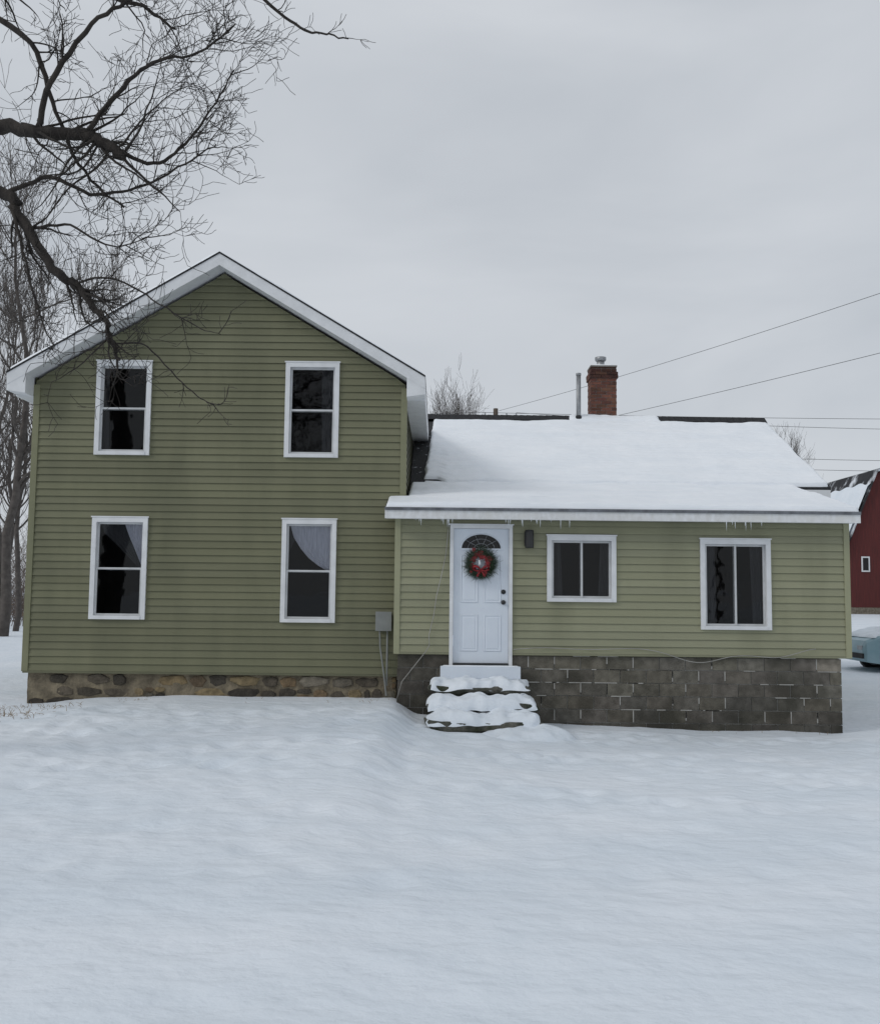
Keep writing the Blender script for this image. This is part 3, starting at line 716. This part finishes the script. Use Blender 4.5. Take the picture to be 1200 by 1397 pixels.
def tuft(x,y,n,h):
    for k in range(n):
        p=Vector((x+random.gauss(0,.12),y+random.gauss(0,.12),gz(x,y)-.02)); d=Vector((random.gauss(0,.5),random.gauss(0,.5),1)).normalized()*U(.3,1)*h
        mb.tube([p,p+d*.6,p+d+Vector((d.x*.3,d.y*.3,-.02))],[.004,.003,.0015],3,cap=False)
for k in range(60): tuft(U(-7.4,-5.2),U(-2.2,-.1),random.randint(3,9),.13)
for k in range(8): tuft(U(-4.8,-4.2),U(-.1,.2),5,.06)
for k in range(18): tuft(U(-6.4,6),U(.0,.1) if R()<.5 else -.05,3,.09)
for k in range(420):
    x,y=U(-60,-16),U(38,75)
    for q in range(4):
        p=Vector((x+U(-.6,.6),y,gz(x,y))); mb.tube([p,p+Vector((U(-.2,.2),0,U(.4,1.1)))],[.03,.008],3,cap=False)
mb.obj('dead_grass',['grass'])

def pole(x,y,h,name='utility_pole'):
    mb=MB(); g=gz(x,y); mb.tube([(x,y,g-.3),(x,y,h)],[.16,.11],10)
    mb.box(x-1.1,x+1.1,y-.14,y-.05,h-.5,h-.38)
    for dx in (-.95,-.5,.5,.95): mb.tube([(x+dx,y-.1,h-.38),(x+dx,y-.1,h-.22)],[.04,.03],8,1)
    mb.tube([(x+.28,y,h-1.9),(x+.28,y,h-1.1)],[.2,.2],12,1)
    mb.obj(name,['wood','metal'])
pole(2.55,30,10.25); pole(13.6,10,10.6); pole(42,31,10.6)
mb=MB()
def wire(a,b,sag,r=.012):
    a,b=Vector(a),Vector(b); n=24
    mb.tube([a.lerp(b,i/n)-Vector((0,0,sag*4*(i/n)*(1-i/n))) for i in range(n+1)],[r]*(n+1),4,cap=False)
wire((2.7,30,10.15),(13.6,10,10.35),.15,.008); wire((2.6,30,8.7),(13.5,10,8.55),.1,.008)
wire((1.6,29.9,10.05),(41.,30.9,10.4),.2,.010); wire((3.5,29.9,10.05),(42.9,30.9,10.1),.55,.010); wire((2.6,30,8.4),(42,31,8.4),.35,.010); wire((2.6,30,7.9),(42,31,7.9),.35,.010)
wire((1.6,29.9,10.05),(-40,31,10.4),.6,.010)
mb.obj('power_lines',['black'])

# ------------------------------------------------------------ barn
mb=MB(); bx=29.3; by0,by1=55,71; w=11.6
prof=[(bx,0),(bx,5.4),(bx+.15,5.5),(bx+2.2,10.6),(bx+w/2,11.7),(bx+w-2.2,10.6),(bx+w-.15,5.5),(bx+w,5.4),(bx+w,0)]
mb.prism(prof,by0,by1,0)
rp_=[(bx-.35,4.9),(bx+2.15,10.85),(bx+w/2,11.95),(bx+w-2.15,10.85),(bx+w+.35,4.9)]
for i,(p,q) in enumerate(zip(rp_,rp_[1:])):
    mb.prism([p,q,(q[0],q[1]-.2),(p[0],p[1]-.2)],by0-.35,by1+.3,1)
mb.box(30.25,30.85,by0-.06,by0-.02,3.45,4.55,2); mb.box(30.35,30.75,by0-.07,by0-.061,3.55,4.45,4)
mb.box(bx-.02,bx+w+.02,by0-.03,by0-.005,0,.9,5)
mb.box(33.5,37,by0-.08,by0-.01,.3,4,2); mb.box(33.65,36.85,by0-.1,by0-.081,.3,3.85,0)
vs=[];nn=50;mm=14
for j in range(mm+1):
    for i in range(nn+1):
        y=by0-.2+(by1-by0)*i/nn; t=j/mm; top_=.84+.10*nz(y*.5,3)
        x=bx-.40+2.5*t*top_; z=4.9+5.95*t*top_
        vs.append((x-.10 if 0<j<mm else x+.02,y,z+(.06 if 0<j<mm else -.03)))
mb.faces(vs,[(j*(nn+1)+i,j*(nn+1)+i+1,(j+1)*(nn+1)+i+1,(j+1)*(nn+1)+i) for j in range(mm) for i in range(nn)],3,smooth=True)
mb.obj('red_barn',['barnred','barnroof','white','snow','dark','stone'])

# ------------------------------------------------------------ car
mb=MB(); cx0,cy=10.08,9.0; g=-.17
def sec(x,half,zlo,zhi,r=.1,tum=1.0):
    return [(x,-half,zlo),(x,-half,zlo+(zhi-zlo)*.55),(x,-half*.97*tum,zhi-r*.5),(x,-half*.85*tum,zhi),(x,half*.85*tum,zhi),(x,half*.97*tum,zhi-r*.5),(x,half,zlo+(zhi-zlo)*.55),(x,half,zlo)]
body=[sec(0,.62,.38,.62),sec(.06,.74,.28,.78),(sec(.35,.83,.24,.90)),sec(1.1,.86,.22,.98),sec(1.5,.86,.22,1.02),sec(3.4,.86,.22,1.04),sec(3.8,.86,.24,1.04),sec(4.35,.80,.30,.98),sec(4.5,.66,.40,.80)]
vs=[(cx0+x,cy+y_,g+z) for s_ in body for x,y_,z in s_]; n=8
fs=[(l*n+i,l*n+(i+1)%n,(l+1)*n+(i+1)%n,(l+1)*n+i) for l in range(len(body)-1) for i in range(n)]+[tuple(reversed(range(n))),tuple(range((len(body)-1)*n,len(body)*n))]
mb.faces(vs,fs,0,smooth=False)
gh=[sec(1.25,.76,.98,1.0),sec(2.0,.66,.98,1.42),sec(3.0,.66,.98,1.44),sec(3.85,.74,.98,1.04)]
vs=[(cx0+x,cy+y_,g+z+.01) for s_ in gh for x,y_,z in s_]
fs=[(l*n+i,l*n+(i+1)%n,(l+1)*n+(i+1)%n,(l+1)*n+i) for l in range(3) for i in range(n)]+[tuple(reversed(range(n))),tuple(range(3*n,4*n))]
mb.faces(vs,fs,1)
for px in (2.0,2.5,3.0): mb.tube([(cx0+px,cy-.73,g+1.02),(cx0+px,cy-.6,g+1.43)],[.03,.03],5,0)
for wx in (.85,3.6):
    for s_ in (-1,1):
        yy=cy+s_*.80
        mb.tube([(cx0+wx,yy-.1,g+.31),(cx0+wx,yy-.08,g+.31),(cx0+wx,yy+.08,g+.31),(cx0+wx,yy+.1,g+.31)],[.27,.31,.31,.27],22,2)
        mb.tube([(cx0+wx,yy-.105,g+.31),(cx0+wx,yy+.105,g+.31)],[.19,.19],16,4)
mb.box(cx0-.01,cx0+.05,cy-.6,cy-.35,g+.56,g+.66,4); mb.box(cx0-.01,cx0+.05,cy+.35,cy+.6,g+.56,g+.66,4)
mb.box(cx0-.03,cx0+.06,cy-.66,cy+.66,g+.36,g+.48,2)
car=mb.obj('parked_car',['carpaint','black','tire','snow','metal'],None,.02)
snow_sheet('hood_snow',lambda u,v:(cx0+.20+1.12*u,cy-.72+1.44*v,g+.855+.15*sm(u*1.8)),(0,0,1),36,30,1.2,1.5,.09,.2,61,parent=car,amp=.03,jit=.04,matk='snow')
snow_sheet('car_roof_snow',lambda u,v:(cx0+1.85+1.3*u,cy-.62+1.24*v,g+1.42),(0,0,1),30,30,1.3,1.2,.10,.2,62,parent=car,amp=.03,jit=.04,matk='snow')

# ------------------------------------------------------------ camera
cam=bpy.data.cameras.new('camera'); co=bpy.data.objects.new('camera',cam); scene.collection.objects.link(co)
cam.sensor_fit='HORIZONTAL'; cam.sensor_width=36; cam.lens=1330/1200*36; cam.clip_end=3000
co.matrix_world=Matrix.Translation((0,-15,1.65))@Matrix.Rotation(math.radians(90+4.728),4,'X')@Matrix.Rotation(math.radians(.6),4,'Z')
scene.camera=co

# ------------------------------------------------------------ sky and sun
sun=bpy.data.lights.new('sun','SUN'); so=bpy.data.objects.new('sun',sun); scene.collection.objects.link(so)
sun.energy=.85; sun.angle=math.radians(18); sun.color=(1,.97,.93)
el,az=math.radians(34),math.radians(243)
dirv=Vector((math.sin(az)*math.cos(el),math.cos(az)*math.cos(el),math.sin(el)))
so.rotation_euler=dirv.to_track_quat('Z','Y').to_euler()
w=bpy.data.worlds.new('World'); scene.world=w; w.use_nodes=True; nt=w.node_tree; nt.nodes.clear()
out=N(nt,'ShaderNodeOutputWorld'); bg=N(nt,'ShaderNodeBackground'); sky=N(nt,'ShaderNodeTexSky',sky_type='NISHITA')
sky.sun_disc=False; sky.sun_elevation=el; sky.sun_rotation=az
bg.inputs['Strength'].default_value=.1
tc=N(nt,'ShaderNodeTexCoord'); mp=N(nt,'ShaderNodeMapping'); mp.inputs['Scale'].default_value=(1,1,2.6); nt.links.new(tc.outputs['Generated'],mp.inputs[0])
n1=N(nt,'ShaderNodeTexNoise'); n1.inputs['Scale'].default_value=2.1; n1.inputs['Detail'].default_value=5; n1.inputs['Roughness'].default_value=.5; n1.inputs['Distortion'].default_value=.4
nt.links.new(mp.outputs[0],n1.inputs['Vector'])
cr=N(nt,'ShaderNodeValToRGB'); e=cr.color_ramp.elements; e[0].position=.32; e[1].position=.66
e[0].color=(5.05,5.4,5.85,1); e[1].color=(6.3,6.6,7.0,1)
nt.links.new(n1.outputs['Fac'],cr.inputs[0])
mx=N(nt,'ShaderNodeMixRGB'); mx.inputs[0].default_value=.95
nt.links.new(sky.outputs[0],mx.inputs[1]); nt.links.new(cr.outputs[0],mx.inputs[2]); nt.links.new(mx.outputs[0],bg.inputs[0]); nt.links.new(bg.outputs[0],out.inputs[0])
scene.view_settings.view_transform='Standard'; scene.view_settings.look='None'; scene.view_settings.exposure=0
